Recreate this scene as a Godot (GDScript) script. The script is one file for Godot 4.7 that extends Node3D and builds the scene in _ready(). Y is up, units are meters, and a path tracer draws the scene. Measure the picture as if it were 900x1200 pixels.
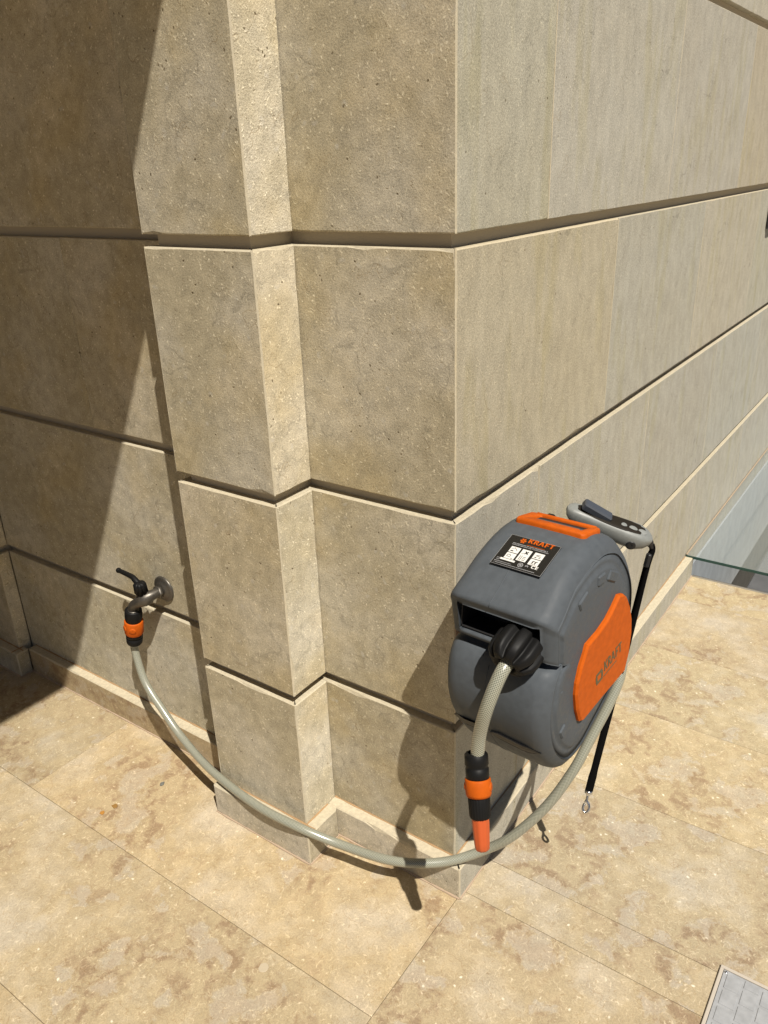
extends Node3D

# ---------------------------------------------------------------- layout, metres
# x runs along the wall faces that look at the viewer, z towards the viewer; the outer corner of the wall is at x = 0, z = 0.
const BASE_TOP := 0.089
const COURSE_TOPS := [0.440, 0.928, 1.423, 1.918, 2.413, 2.84]
const GROOVE := 0.0235
const PILASTER_X0 := -0.645
const PILASTER_X1 := -0.351
const PILASTER_Z := 0.114
const TEX := 1536
const TEX_M := 2.0          # metres that one stone texture covers

var rng := RandomNumberGenerator.new()
var M := {}
var lut := PackedByteArray()
var used := {}


func _ready() -> void:
	rng.seed = 4711
	# camera
	var cam := Camera3D.new()
	cam.name = "camera"
	cam.position = Vector3(0.6944, 1.55, 1.1832)
	cam.rotation = Vector3(-0.4085, 0.6286, -0.0369)
	cam.fov = rad_to_deg(2.0 * atan(600.0 / 932.2))
	cam.near = 0.05
	cam.far = 1000.0
	add_child(cam)
	cam.current = true
	# sky and exposure
	var env := Environment.new()
	env.background_mode = Environment.BG_SKY
	var sky := Sky.new()
	var sm := ProceduralSkyMaterial.new()
	sm.sky_top_color = Color(0.33, 0.42, 0.56)
	sm.sky_horizon_color = Color(0.62, 0.66, 0.70)
	sm.sky_curve = 0.15
	sm.ground_bottom_color = Color(0.45, 0.40, 0.32)
	sm.ground_horizon_color = Color(0.62, 0.64, 0.64)
	sm.sky_energy_multiplier = 0.72
	sky.sky_material = sm
	env.sky = sky
	env.tonemap_mode = Environment.TONE_MAPPER_LINEAR
	env.tonemap_exposure = 1.30
	env.sdfgi_enabled = true
	env.ssao_enabled = true
	env.ssil_enabled = true
	var we := WorldEnvironment.new()
	we.name = "environment"
	we.environment = env
	add_child(we)
	# sun
	var sun := DirectionalLight3D.new()
	sun.name = "sun"
	add_child(sun)
	sun.look_at_from_position(Vector3(4.54, 8.44, 2.88), Vector3.ZERO)
	sun.light_energy = 1.6
	sun.light_color = Color(1.0, 0.97, 0.925)
	sun.light_angular_distance = 0.5
	sun.shadow_enabled = true

	make_materials()
	build_ground()
	build_terrace()
	build_walls()
	build_lower_level()
	build_reel()
	build_nozzle()
	build_tap()
	build_garden_hose()
	build_leash()
	build_cover()
	build_small_things()


# ---------------------------------------------------------------- nodes
func numbered(called: String) -> String:
	if not used.has(called):
		used[called] = 0
		return called
	used[called] += 1
	return "%s_%03d" % [called, used[called]]


func thing(called: String, label: String, category: String, at := Vector3.ZERO, group := "") -> Node3D:
	var o := Node3D.new()
	o.name = numbered(called)
	add_child(o)
	o.position = at
	tag(o, label, category, group)
	return o


func tag(o: Node3D, label: String, category: String, group := "") -> void:
	o.set_meta("label", label)
	o.set_meta("category", category)
	if group:
		o.set_meta("group", group)


func obj(called: String, st: Variant, mat: Material, parent: Node = self) -> MeshInstance3D:
	var o := MeshInstance3D.new()
	o.mesh = st.commit() if st is SurfaceTool else st
	if mat:
		o.material_override = mat
	if parent == self:
		o.name = numbered(called)
	else:
		var n := 0
		var nm := called
		while parent.has_node(NodePath(nm)):
			n += 1
			nm = "%s_%03d" % [called, n]
		o.name = nm
	parent.add_child(o, true)
	return o


func begin(smooth := false) -> SurfaceTool:
	var st := SurfaceTool.new()
	st.begin(Mesh.PRIMITIVE_TRIANGLES)
	st.set_smooth_group(0 if smooth else -1)
	return st


# ---------------------------------------------------------------- shapes
func tri(st: SurfaceTool, a: Vector3, b: Vector3, c: Vector3, out: Vector3, ua := Vector2.ZERO, ub := Vector2.ZERO, uc := Vector2.ZERO) -> void:
	if (b - a).cross(c - a).dot(out) > 0.0:
		var t := b; b = c; c = t
		var u := ub; ub = uc; uc = u
	st.set_uv(ua); st.add_vertex(a)
	st.set_uv(ub); st.add_vertex(b)
	st.set_uv(uc); st.add_vertex(c)


func quad(st: SurfaceTool, a: Vector3, b: Vector3, c: Vector3, d: Vector3, out: Vector3, ua := Vector2.ZERO, ub := Vector2.ZERO, uc := Vector2.ZERO, ud := Vector2.ZERO) -> void:
	tri(st, a, b, c, out, ua, ub, uc)
	tri(st, a, c, d, out, ua, uc, ud)


# a box with chamfered edges in any frame
func bevel_box(st: SurfaceTool, t: Transform3D, size: Vector3, c: float) -> void:
	var h := size * 0.5
	c = minf(c, minf(h.x, minf(h.y, h.z)) * 0.9)
	var g := func(sx, sy, sz, ax) -> Vector3:
		var p := Vector3(sx * (h.x - c), sy * (h.y - c), sz * (h.z - c))
		p[ax] = [sx * h.x, sy * h.y, sz * h.z][ax]
		return t * p
	for ax in 3:
		var b1 := (ax + 1) % 3
		var b2 := (ax + 2) % 3
		for s in [-1.0, 1.0]:
			var q := []
			for e in [[-1.0, -1.0], [1.0, -1.0], [1.0, 1.0], [-1.0, 1.0]]:
				var v := Vector3.ZERO
				v[ax] = s; v[b1] = e[0]; v[b2] = e[1]
				q.append(g.call(v.x, v.y, v.z, ax))
			var o := Vector3.ZERO
			o[ax] = s
			quad(st, q[0], q[1], q[2], q[3], t.basis * o)
	for ax in 3:                     # twelve edges
		var b1 := (ax + 1) % 3
		var b2 := (ax + 2) % 3
		for s1 in [-1.0, 1.0]:
			for s2 in [-1.0, 1.0]:
				var lo := Vector3.ZERO
				lo[ax] = -1.0; lo[b1] = s1; lo[b2] = s2
				var hi := lo
				hi[ax] = 1.0
				var o := lo
				o[ax] = 0.0
				quad(st, g.call(lo.x, lo.y, lo.z, b1), g.call(hi.x, hi.y, hi.z, b1), g.call(hi.x, hi.y, hi.z, b2), g.call(lo.x, lo.y, lo.z, b2), t.basis * o)
	for sx in [-1.0, 1.0]:
		for sy in [-1.0, 1.0]:
			for sz in [-1.0, 1.0]:
				tri(st, g.call(sx, sy, sz, 0), g.call(sx, sy, sz, 1), g.call(sx, sy, sz, 2), t.basis * Vector3(sx, sy, sz))


func box_at(st: SurfaceTool, lo: Vector3, hi: Vector3, c := 0.002) -> void:
	bevel_box(st, Transform3D(Basis(), (lo + hi) * 0.5), hi - lo, c)


func frame_of(dir: Vector3, hint := Vector3.UP) -> Basis:
	var y := dir.normalized()
	var x := hint.cross(y)
	if x.length() < 0.01:
		x = Vector3.RIGHT.cross(y)
	x = x.normalized()
	return Basis(x, y, x.cross(y).normalized())


# turned shape: rings [distance along the axis, radius]; ribs makes the radius wavy
func lathe(st: SurfaceTool, a: Vector3, dir: Vector3, rings: Array, n := 28, ribs := 0, depth := 0.0) -> void:
	var b := frame_of(dir)
	var rows := []
	for r in rings:
		var row := []
		for i in n + 1:
			var t := TAU * i / n
			var rad: float = r[1]
			if ribs:
				rad -= depth * pow(0.5 + 0.5 * cos(t * ribs), 3.5) * (1.0 if r.size() < 3 else float(r[2]))
			row.append(a + b.y * r[0] + (b.x * cos(t) + b.z * sin(t)) * rad)
		rows.append(row)
	for k in rows.size() - 1:
		for i in n:
			var t := TAU * (i + 0.5) / n
			var out := b.x * cos(t) + b.z * sin(t)
			var dr: float = rings[k + 1][1] - rings[k][1]
			var dy: float = rings[k + 1][0] - rings[k][0]
			out = out * dy - b.y * dr
			if absf(dy) + absf(dr) < 1e-6:
				continue
			quad(st, rows[k][i], rows[k][i + 1], rows[k + 1][i + 1], rows[k + 1][i], out, Vector2(float(i) / n, rings[k][0]), Vector2(float(i + 1) / n, rings[k][0]), Vector2(float(i + 1) / n, rings[k + 1][0]), Vector2(float(i) / n, rings[k + 1][0]))


func spline(pts: Array, per := 10) -> PackedVector3Array:
	var out := PackedVector3Array()
	for i in pts.size() - 1:
		var p0: Vector3 = pts[maxi(i - 1, 0)]
		var p1: Vector3 = pts[i]
		var p2: Vector3 = pts[i + 1]
		var p3: Vector3 = pts[mini(i + 2, pts.size() - 1)]
		for k in per:
			out.append(p1.cubic_interpolate(p2, p0, p3, float(k) / per))
	out.append(pts[-1])
	return out


# a round tube along a path; radius may be one number or one for each point
func tube(st: SurfaceTool, path: PackedVector3Array, radius: Variant, n := 16, capped := true) -> void:
	var rings := []
	var side := Vector3.ZERO
	var run := 0.0
	var runs := []
	for i in path.size():
		var d := (path[mini(i + 1, path.size() - 1)] - path[maxi(i - 1, 0)]).normalized()
		if side == Vector3.ZERO:
			side = d.cross(Vector3(0.31, 0.2, 0.93)).normalized()
		side = (side - d * side.dot(d)).normalized()
		var up := side.cross(d)
		var r: float = radius if radius is float else radius[i]
		var ring := []
		for k in n + 1:
			var t := TAU * k / n
			ring.append(path[i] + (side * cos(t) + up * sin(t)) * r)
		rings.append(ring)
		if i:
			run += path[i].distance_to(path[i - 1])
		runs.append(run)
	for i in rings.size() - 1:
		for k in n:
			var out: Vector3 = (rings[i][k] + rings[i + 1][k + 1]) * 0.5 - (path[i] + path[i + 1]) * 0.5
			quad(st, rings[i][k], rings[i][k + 1], rings[i + 1][k + 1], rings[i + 1][k], out, Vector2(float(k) / n, runs[i]), Vector2(float(k + 1) / n, runs[i]), Vector2(float(k + 1) / n, runs[i + 1]), Vector2(float(k) / n, runs[i + 1]))
	if capped:
		for e in [0, rings.size() - 1]:
			var out: Vector3 = path[0] - path[1] if e == 0 else path[-1] - path[-2]
			for k in n:
				tri(st, path[e], rings[e][k], rings[e][k + 1], out)


# a grid of points as a surface; each face turns away from its nearest point of the spine
func skin(st: SurfaceTool, rows: Array, centre: Callable, close_u := true) -> void:
	var n: int = rows.size()
	for i in (n if close_u else n - 1):
		var a: Array = rows[i]
		var b: Array = rows[(i + 1) % n]
		for k in a.size() - 1:
			var mid: Vector3 = (a[k] + a[k + 1] + b[k] + b[k + 1]) * 0.25
			quad(st, a[k], a[k + 1], b[k + 1], b[k], mid - centre.call(mid))


# a flat outline pushed along n: front face with a chamfer c, sides; at(p) places an outline point in space
func plate(st: SurfaceTool, outline: PackedVector2Array, origin: Vector3, u: Vector3, v: Vector3, thick: float, c: float) -> void:
	var n := u.cross(v).normalized()
	var ins := Geometry2D.offset_polygon(outline, -c)
	var area := 0.0
	for i in outline.size():
		area += outline[i].cross(outline[(i + 1) % outline.size()])
	var sgn := signf(area)
	var inner := PackedVector2Array()
	for i in outline.size():
		var p := outline[i]
		var e0 := (p - outline[i - 1]).normalized()
		var e1 := (outline[(i + 1) % outline.size()] - p).normalized()
		var nn := Vector2(-(e0 + e1).y, (e0 + e1).x).normalized() * sgn
		inner.append(p + nn * c / maxf(0.5, nn.dot(Vector2(-e1.y, e1.x) * sgn)))
	var P := func(q: Vector2, h: float) -> Vector3: return origin + u * q.x + v * q.y + n * h
	var tris := Geometry2D.triangulate_polygon(inner)
	for i in range(0, tris.size(), 3):
		tri(st, P.call(inner[tris[i]], thick), P.call(inner[tris[i + 1]], thick), P.call(inner[tris[i + 2]], thick), n)
	for i in outline.size():
		var j := (i + 1) % outline.size()
		var e := (outline[j] - outline[i]).normalized()
		var o2 := Vector2(e.y, -e.x) * sgn
		var o := u * o2.x + v * o2.y
		quad(st, P.call(inner[i], thick), P.call(inner[j], thick), P.call(outline[j], thick - c), P.call(outline[i], thick - c), o + n)
		quad(st, P.call(outline[i], thick - c), P.call(outline[j], thick - c), P.call(outline[j], 0.0), P.call(outline[i], 0.0), o)


# one slab of stone: face of w x h in the plane (u, up) with normal n; corner is its lower left front corner.
# Its outline is a little uneven, its edge chamfered; miter_l / miter_r slope the ends back at 45 degrees.
func slab(corner: Vector3, u: Vector3, v: Vector3, w: float, h: float, thick: float, face: Material, cut: Material, miter_l := 0.0, miter_r := 0.0, chamfer := 0.0022, tint := Color.WHITE, rough_edge := 1.0) -> ArrayMesh:
	var n := u.cross(v).normalized()
	var ou := rng.randf_range(0.0, maxf(0.0, TEX_M - w))
	var ov := rng.randf_range(0.0, maxf(0.0, TEX_M - h))
	var UV := func(p: Vector2) -> Vector2: return Vector2(p.x + ou, h - p.y + ov) / TEX_M
	var loop := PackedVector2Array()
	var per := clampi(int(w / 0.035), 3, 20)
	var ver := clampi(int(h / 0.035), 2, 14)
	for i in per: loop.append(Vector2(w * i / per, 0))
	for i in ver: loop.append(Vector2(w, h * i / ver))
	for i in per: loop.append(Vector2(w - w * i / per, h))
	for i in ver: loop.append(Vector2(0, h - h * i / ver))
	var inner := PackedVector2Array()
	for p in loop:
		var c := chamfer * rng.randf_range(1.0 - 0.3 * rough_edge, 1.0 + 0.3 * rough_edge)
		if rng.randf() < 0.05 * rough_edge:
			c *= 1.9
		elif rng.randf() < 0.025 * rough_edge:
			c *= 3.2
		inner.append(Vector2(clampf(p.x, c, w - c), clampf(p.y, c, h - c)))
	var at := func(p: Vector2, d: float) -> Vector3: return corner + u * p.x + v * p.y - n * d
	var st := begin()
	tint = tint * Color(0.909, 0.909, 0.909)
	st.set_color(tint)
	var mid := Vector2(w, h) * 0.5
	for i in loop.size():
		var j := (i + 1) % loop.size()
		tri(st, at.call(mid, 0.0), at.call(inner[i], 0.0), at.call(inner[j], 0.0), n, UV.call(mid), UV.call(inner[i]), UV.call(inner[j]))
	st.generate_normals()
	st.set_material(face)
	var mesh := st.commit()
	var top := begin()
	var rest := begin()
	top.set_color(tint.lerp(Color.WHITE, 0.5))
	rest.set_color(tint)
	var tops := 0
	for i in loop.size():
		var j := (i + 1) % loop.size()
		var o2 := (loop[i] + loop[j]) * 0.5 - mid
		var sideways := absf(o2.x) / w > absf(o2.y) / h
		var o := u * (signf(o2.x) if sideways else 0.0) + v * (signf(o2.y) if not sideways else 0.0)
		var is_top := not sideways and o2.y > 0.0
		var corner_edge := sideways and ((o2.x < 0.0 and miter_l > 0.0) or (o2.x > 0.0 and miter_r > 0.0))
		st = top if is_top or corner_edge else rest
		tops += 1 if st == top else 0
		quad(st, at.call(inner[i], 0.0), at.call(inner[j], 0.0), at.call(loop[j], chamfer), at.call(loop[i], chamfer), o + n, UV.call(inner[i]), UV.call(inner[j]), UV.call(loop[j]), UV.call(loop[i]))
		var bi := Vector2(lerpf(miter_l * thick, w - miter_r * thick, loop[i].x / w), loop[i].y)
		var bj := Vector2(lerpf(miter_l * thick, w - miter_r * thick, loop[j].x / w), loop[j].y)
		var dn := Vector2(0, thick)
		quad(st, at.call(loop[i], chamfer), at.call(loop[j], chamfer), at.call(bj, thick), at.call(bi, thick), o, UV.call(loop[i]), UV.call(loop[j]), UV.call(loop[j] + dn), UV.call(loop[i] + dn))
	rest.generate_normals()
	rest.set_material(face)
	rest.commit(mesh)
	if tops:
		top.generate_normals()
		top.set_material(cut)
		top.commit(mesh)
	return mesh


# ---------------------------------------------------------------- materials
func noise_bytes(seed_: int, period_px: float, octaves: int, kind := FastNoiseLite.TYPE_SIMPLEX_SMOOTH, w := TEX, h := TEX, fractal := FastNoiseLite.FRACTAL_FBM, warp := 0.0) -> PackedByteArray:
	var f := FastNoiseLite.new()
	f.seed = seed_
	f.noise_type = kind
	f.frequency = 1.0 / period_px
	f.fractal_type = fractal if octaves > 1 else FastNoiseLite.FRACTAL_NONE
	f.fractal_octaves = octaves
	f.fractal_gain = 0.55
	if warp > 0.0:
		f.domain_warp_enabled = true
		f.domain_warp_amplitude = warp
		f.domain_warp_frequency = 1.0 / (period_px * 0.6)
	var im := f.get_image(w, h)
	if w != TEX or h != TEX:
		im.resize(TEX, TEX, Image.INTERPOLATE_CUBIC)
	im.convert(Image.FORMAT_L8)
	return im.get_data()


func put_srgb(buf: PackedByteArray, i: int, r: float, g: float, b: float) -> void:
	# vertex colours cannot lighten, so the texture is a tenth too light and every slab's tint brings it down
	buf[i] = lut[clampi(int(r * 2252.0), 0, 2047)]
	buf[i + 1] = lut[clampi(int(g * 2252.0), 0, 2047)]
	buf[i + 2] = lut[clampi(int(b * 2252.0), 0, 2047)]


# short curved strokes (bits of shell in the stone; on walls also sunlit relief painted in): they lighten or darken the colour and raise or lower the relief
func strokes(rgb: PackedByteArray, hgt: PackedByteArray, count: int, len_lo: float, len_hi: float, bend: float, mix_to: Color, amount: float, relief: float, width := 1, tilt := -99.0) -> void:
	var tr := int(mix_to.r * 255)
	var tg := int(mix_to.g * 255)
	var tb := int(mix_to.b * 255)
	for s in count:
		var x := rng.randf() * TEX
		var y := rng.randf() * TEX
		var a := rng.randf() * TAU if tilt < -90.0 else tilt + rng.randfn(0.0, 0.5)
		var k := rng.randfn(0.0, bend)
		var l := rng.randf_range(len_lo, len_hi)
		var amt := amount * rng.randf_range(0.35, 1.0)
		var rel := relief * rng.randf_range(0.4, 1.0)
		for i in int(l):
			x += cos(a)
			y += sin(a)
			if i % 6 == 5 and l > 18.0:
				k = rng.randfn(0.0, bend)
			a += k
			var fade := amt * (1.0 - absf(2.0 * i / l - 1.0) * 0.6)
			for dx in width:
				for dy in width:
					var px := int(x) + dx
					var py := int(y) + dy
					if px < 0 or py < 0 or px >= TEX or py >= TEX:
						continue
					var p := py * TEX + px
					var q := p * 3
					rgb[q] = int(lerpf(rgb[q], tr, fade))
					rgb[q + 1] = int(lerpf(rgb[q + 1], tg, fade))
					rgb[q + 2] = int(lerpf(rgb[q + 2], tb, fade))
					hgt[p] = clampi(hgt[p] + int(rel), 0, 255)


func textured(rgb: PackedByteArray, hgt: PackedByteArray) -> Array:
	var im := Image.create_from_data(TEX, TEX, false, Image.FORMAT_RGB8, rgb)
	var hm := Image.create_from_data(TEX, TEX, false, Image.FORMAT_L8, hgt)
	return [ImageTexture.create_from_image(im), ImageTexture.create_from_image(hm)]


func stone_mat(tex: Array, relief_cm: float, rough: float, spec := 0.35) -> StandardMaterial3D:
	var m := StandardMaterial3D.new()
	m.albedo_texture = tex[0]
	m.vertex_color_use_as_albedo = true
	m.roughness = rough
	m.metallic_specular = spec
	m.heightmap_enabled = true
	m.heightmap_texture = tex[1]
	m.heightmap_scale = relief_cm
	return m


func plain(c: Color, rough := 0.5, metal := 0.0, spec := 0.5) -> StandardMaterial3D:
	var m := StandardMaterial3D.new()
	m.albedo_color = c
	m.roughness = rough
	m.metallic = metal
	m.metallic_specular = spec
	return m


func lin(r: float, g: float, b: float) -> Color:
	return Color(r, g, b).linear_to_srgb()


func make_materials() -> void:
	lut.resize(2048)
	for i in 2048:
		lut[i] = int(Color(i / 2047.0, 0, 0).linear_to_srgb().r * 255.0 + 0.5)
	var px := TEX / TEX_M        # pixels in a metre
	var n := TEX * TEX
	var fine := noise_bytes(11, 0.006 * px, 2)
	var grain := noise_bytes(12, 0.0022 * px, 1)
	# --- warm limestone of the faces towards the viewer
	var low := noise_bytes(1, 0.34 * px, 4, FastNoiseLite.TYPE_SIMPLEX_SMOOTH, TEX, TEX, FastNoiseLite.FRACTAL_FBM, 40.0)
	var mid := noise_bytes(2, 0.045 * px, 4)
	var vein := noise_bytes(3, 0.42 * px, 4, FastNoiseLite.TYPE_SIMPLEX_SMOOTH, TEX, TEX, FastNoiseLite.FRACTAL_FBM, 30.0)
	var rgb := PackedByteArray()
	var hgt := PackedByteArray()
	rgb.resize(n * 3)
	hgt.resize(n)
	for i in n:
		var a := low[i] * 0.003922
		var b := mid[i] * 0.003922 - 0.5
		var f := fine[i] * 0.003922 - 0.5
		var g := grain[i] * 0.003922 - 0.5
		var v := absf(vein[i] * 0.003922 - 0.5)
		var k := 1.18 + 0.44 * b + 0.40 * f + 0.80 * g
		if v < 0.007 and a > 0.38:
			k *= 0.78 + 0.5 * absf(b)
		var s := clampf((a - 0.35) * 2.2, 0.0, 1.0)
		var oc := clampf((vein[i] * 0.003922 - 0.52) * 4.0, 0.0, 1.0)
		put_srgb(rgb, i * 3, k * (0.303 + 0.052 * s + 0.010 * oc), k * (0.266 + 0.056 * s - 0.003 * oc), k * (0.184 + 0.064 * s - 0.022 * oc))
		hgt[i] = clampi(int(128.0 + 36.0 * f + 60.0 * g + 10.0 * b), 0, 255)
	strokes(rgb, hgt, 11000, 3, 9, 0.12, Color(0.95, 0.91, 0.79), 0.8, 45.0, 1, 0.9)  # pale flecks: shell bits, and sunlit edges of relief put into the colour
	strokes(rgb, hgt, 5500, 2, 5, 0.3, Color(0.96, 0.92, 0.81), 0.6, 30.0, 2)
	strokes(rgb, hgt, 6000, 2, 6, 0.3, Color(0.42, 0.35, 0.24), 0.5, -70.0, 1)
	strokes(rgb, hgt, 420, 2, 4, 0.3, Color(0.24, 0.19, 0.12), 0.8, -120.0, 2)
	strokes(rgb, hgt, 700, 4, 16, 0.30, Color(0.74, 0.72, 0.67), 0.16, 4.0, 5)
	strokes(rgb, hgt, 260, 30, 150, 0.22, Color(0.42, 0.34, 0.22), 0.42, -35.0, 1)
	var warm := textured(rgb, hgt)
	M.warm = stone_mat(warm, 0.15, 0.72)
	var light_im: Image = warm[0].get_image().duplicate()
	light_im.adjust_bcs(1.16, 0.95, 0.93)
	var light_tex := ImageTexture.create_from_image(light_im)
	M.pale = stone_mat([light_tex, warm[1]], 0.18, 0.75)  # pilaster side faces: their stronger light is put into this brightened copy
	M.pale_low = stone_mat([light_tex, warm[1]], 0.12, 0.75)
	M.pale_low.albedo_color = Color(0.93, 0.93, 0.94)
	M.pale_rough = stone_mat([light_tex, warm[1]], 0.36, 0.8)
	# --- paler grey side wall: soft bands that run up and down
	var band := noise_bytes(4, 0.10 * px, 4, FastNoiseLite.TYPE_SIMPLEX_SMOOTH, TEX, TEX / 6)
	var mottled := noise_bytes(5, 0.05 * px, 4, FastNoiseLite.TYPE_SIMPLEX_SMOOTH, TEX, TEX / 2)
	var rgb2 := PackedByteArray()
	var hgt2 := PackedByteArray()
	rgb2.resize(n * 3)
	hgt2.resize(n)
	for i in n:
		var a := band[i] * 0.003922
		var b := mottled[i] * 0.003922 - 0.5
		var f := fine[i] * 0.003922 - 0.5
		var g := grain[i] * 0.003922 - 0.5
		var v := absf(vein[i] * 0.003922 - 0.5)
		var k := 1.16 + 0.30 * b + 0.46 * f + 0.85 * g
		if v < 0.0035 and low[i] > 120:
			k *= 0.8
		var s := clampf((a - 0.3) * 1.8, 0.0, 1.0) * 0.35 + 0.65 * low[n - 1 - i] * 0.003922
		var tan_run := clampf((a - 0.56) * 4.0, 0.0, 1.0) * 0.9
		k *= 1.0 - 0.07 * tan_run
		put_srgb(rgb2, i * 3, k * (0.310 + 0.024 * s), k * (0.290 + 0.032 * s - 0.006 * tan_run), k * (0.232 + 0.042 * s - 0.035 * tan_run))
		hgt2[i] = clampi(int(128.0 + 34.0 * f + 58.0 * g + 9.0 * b), 0, 255)
	strokes(rgb2, hgt2, 14000, 2, 9, 0.12, Color(0.93, 0.90, 0.81), 0.65, 45.0, 1, 1.57)  # pale dashes, partly relief catching the sun, painted into the colour
	strokes(rgb2, hgt2, 2500, 2, 5, 0.2, Color(0.90, 0.87, 0.78), 0.35, 50.0, 2)
	strokes(rgb2, hgt2, 7000, 2, 7, 0.14, Color(0.45, 0.41, 0.31), 0.35, -60.0, 1, 1.57)
	strokes(rgb2, hgt2, 200, 2, 4, 0.3, Color(0.26, 0.21, 0.14), 0.75, -120.0, 2)
	strokes(rgb2, hgt2, 160, 30, 140, 0.16, Color(0.48, 0.41, 0.31), 0.35, -30.0, 1, 1.57)
	M.grey = stone_mat(textured(rgb2, hgt2), 0.14, 0.7)
	# --- golden floor stone: blotches, wispy brown veins, small shell hooks
	var low3 := noise_bytes(6, 0.36 * px, 5, FastNoiseLite.TYPE_SIMPLEX_SMOOTH, TEX, TEX, FastNoiseLite.FRACTAL_FBM, 70.0)
	var mid3 := noise_bytes(7, 0.06 * px, 5, FastNoiseLite.TYPE_SIMPLEX_SMOOTH, TEX, TEX, FastNoiseLite.FRACTAL_FBM, 20.0)
	var vein3 := noise_bytes(8, 0.13 * px, 5, FastNoiseLite.TYPE_SIMPLEX_SMOOTH, TEX, TEX, FastNoiseLite.FRACTAL_FBM, 40.0)
	var rgb3 := PackedByteArray()
	var hgt3 := PackedByteArray()
	rgb3.resize(n * 3)
	hgt3.resize(n)
	for i in n:
		var a := low3[i] * 0.003922
		var b := mid3[i] * 0.003922 - 0.5
		var f := fine[i] * 0.003922 - 0.5
		var g := grain[i] * 0.003922 - 0.5
		var v := vein3[i] * 0.003922 - 0.5
		var k := 1.0 + 0.30 * b + 0.32 * f + 0.36 * g
		var patch := clampf((a - 0.48) * 6.0, 0.0, 1.0)
		var brown := patch * clampf(0.45 + 3.5 * b + 2.5 * v, 0.0, 1.0) * 0.85
		var thin := clampf(1.0 - absf(v) / 0.030, 0.0, 1.0) * clampf((a - 0.40) * 5.0, 0.0, 1.0) * clampf(0.9 + 2.0 * f + 1.5 * b, 0.0, 1.0)
		brown = maxf(brown, thin * 0.9)
		var pale := clampf((0.46 - a) * 3.0, 0.0, 1.0)
		if v > 0.05 and patch > 0.3:
			pale = maxf(pale, clampf((v - 0.05) * 9.0, 0.0, 0.9))
			brown *= 0.4
		put_srgb(rgb3, i * 3, k * lerpf(0.376 + 0.028 * pale, 0.212, brown), k * lerpf(0.300 + 0.046 * pale, 0.146, brown), k * lerpf(0.182 + 0.072 * pale, 0.088, brown))
		hgt3[i] = clampi(int(128.0 + 40.0 * f + 46.0 * g + 20.0 * b - 30.0 * brown), 0, 255)
	strokes(rgb3, hgt3, 19000, 5, 14, 0.24, Color(0.93, 0.87, 0.73), 0.6, 18.0, 1)
	strokes(rgb3, hgt3, 1300, 4, 9, 0.32, Color(0.93, 0.87, 0.74), 0.5, 14.0, 2)
	strokes(rgb3, hgt3, 14000, 4, 12, 0.24, Color(0.50, 0.39, 0.24), 0.5, -30.0, 1)
	strokes(rgb3, hgt3, 160, 3, 6, 0.35, Color(0.96, 0.93, 0.84), 0.6, 14.0, 3)
	strokes(rgb3, hgt3, 260, 30, 120, 0.15, Color(0.50, 0.37, 0.24), 0.38, -40.0, 1)
	M.floor = stone_mat(textured(rgb3, hgt3), 0.07, 0.55, 0.4)
	# --- freshly cut edges of the slabs and the dark backing in the grooves
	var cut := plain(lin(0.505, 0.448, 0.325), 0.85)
	cut.heightmap_enabled = true
	cut.heightmap_texture = warm[1]
	cut.heightmap_scale = 0.12
	cut.albedo_texture = null
	cut.vertex_color_use_as_albedo = true
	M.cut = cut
	M.core = plain(lin(0.42, 0.365, 0.27), 0.9)
	M.grout = plain(lin(0.31, 0.24, 0.165), 0.9)
	M.grout_pale = plain(lin(0.62, 0.52, 0.37), 0.9)
	M.render = plain(lin(0.42, 0.37, 0.29), 0.9)
	M.plaster = plain(lin(0.33, 0.36, 0.38), 0.8)
	M.concrete = plain(lin(0.105, 0.107, 0.11), 0.85)
	M.terrain = plain(lin(0.30, 0.26, 0.20), 0.95)
	# --- plastics and metals
	M.plastic = plain(lin(0.074, 0.084, 0.094), 0.58, 0.0, 0.28)
	M.plastic_dark = plain(lin(0.012, 0.012, 0.013), 0.5)
	M.black = plain(lin(0.007, 0.007, 0.007), 0.5, 0.0, 0.28)
	M.orange = plain(lin(0.45, 0.085, 0.006), 0.55, 0.0, 0.22)
	M.orange_tip = plain(lin(0.43, 0.075, 0.016), 0.42)
	M.print_olive = plain(lin(0.085, 0.07, 0.03), 0.6)
	M.print_white = plain(lin(0.62, 0.61, 0.57), 0.5)
	M.print_grey = plain(lin(0.25, 0.25, 0.25), 0.5)
	M.sticker = plain(lin(0.006, 0.006, 0.006), 0.3)
	M.leash_grey = plain(lin(0.19, 0.20, 0.19), 0.45)
	M.leash_dark = plain(lin(0.016, 0.013, 0.009), 0.6, 0.0, 0.25)
	M.button = plain(lin(0.045, 0.052, 0.065), 0.5)
	M.webbing = plain(lin(0.005, 0.005, 0.005), 1.0, 0.0, 0.1)
	M.steel = plain(lin(0.62, 0.62, 0.62), 0.22, 1.0)
	M.bronze = plain(lin(0.11, 0.10, 0.085), 0.45, 0.7)
	M.cover = plain(lin(0.30, 0.308, 0.315), 0.55)
	M.cover_frame = plain(lin(0.42, 0.375, 0.31), 0.7)
	M.trim = plain(lin(0.36, 0.33, 0.28), 0.4, 0.6)
	M.glass_edge = plain(lin(0.012, 0.05, 0.045), 0.15)
	var gl := StandardMaterial3D.new()
	gl.transparency = BaseMaterial3D.TRANSPARENCY_ALPHA
	gl.albedo_color = Color(0.80, 0.86, 0.86, 0.07)
	gl.roughness = 0.03
	M.glass = gl
	var nf := FastNoiseLite.new()
	nf.seed = 77
	nf.frequency = 0.03
	nf.fractal_octaves = 5
	var nim := nf.get_seamless_image(256, 256)
	nim.convert(Image.FORMAT_RGB8)
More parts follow.
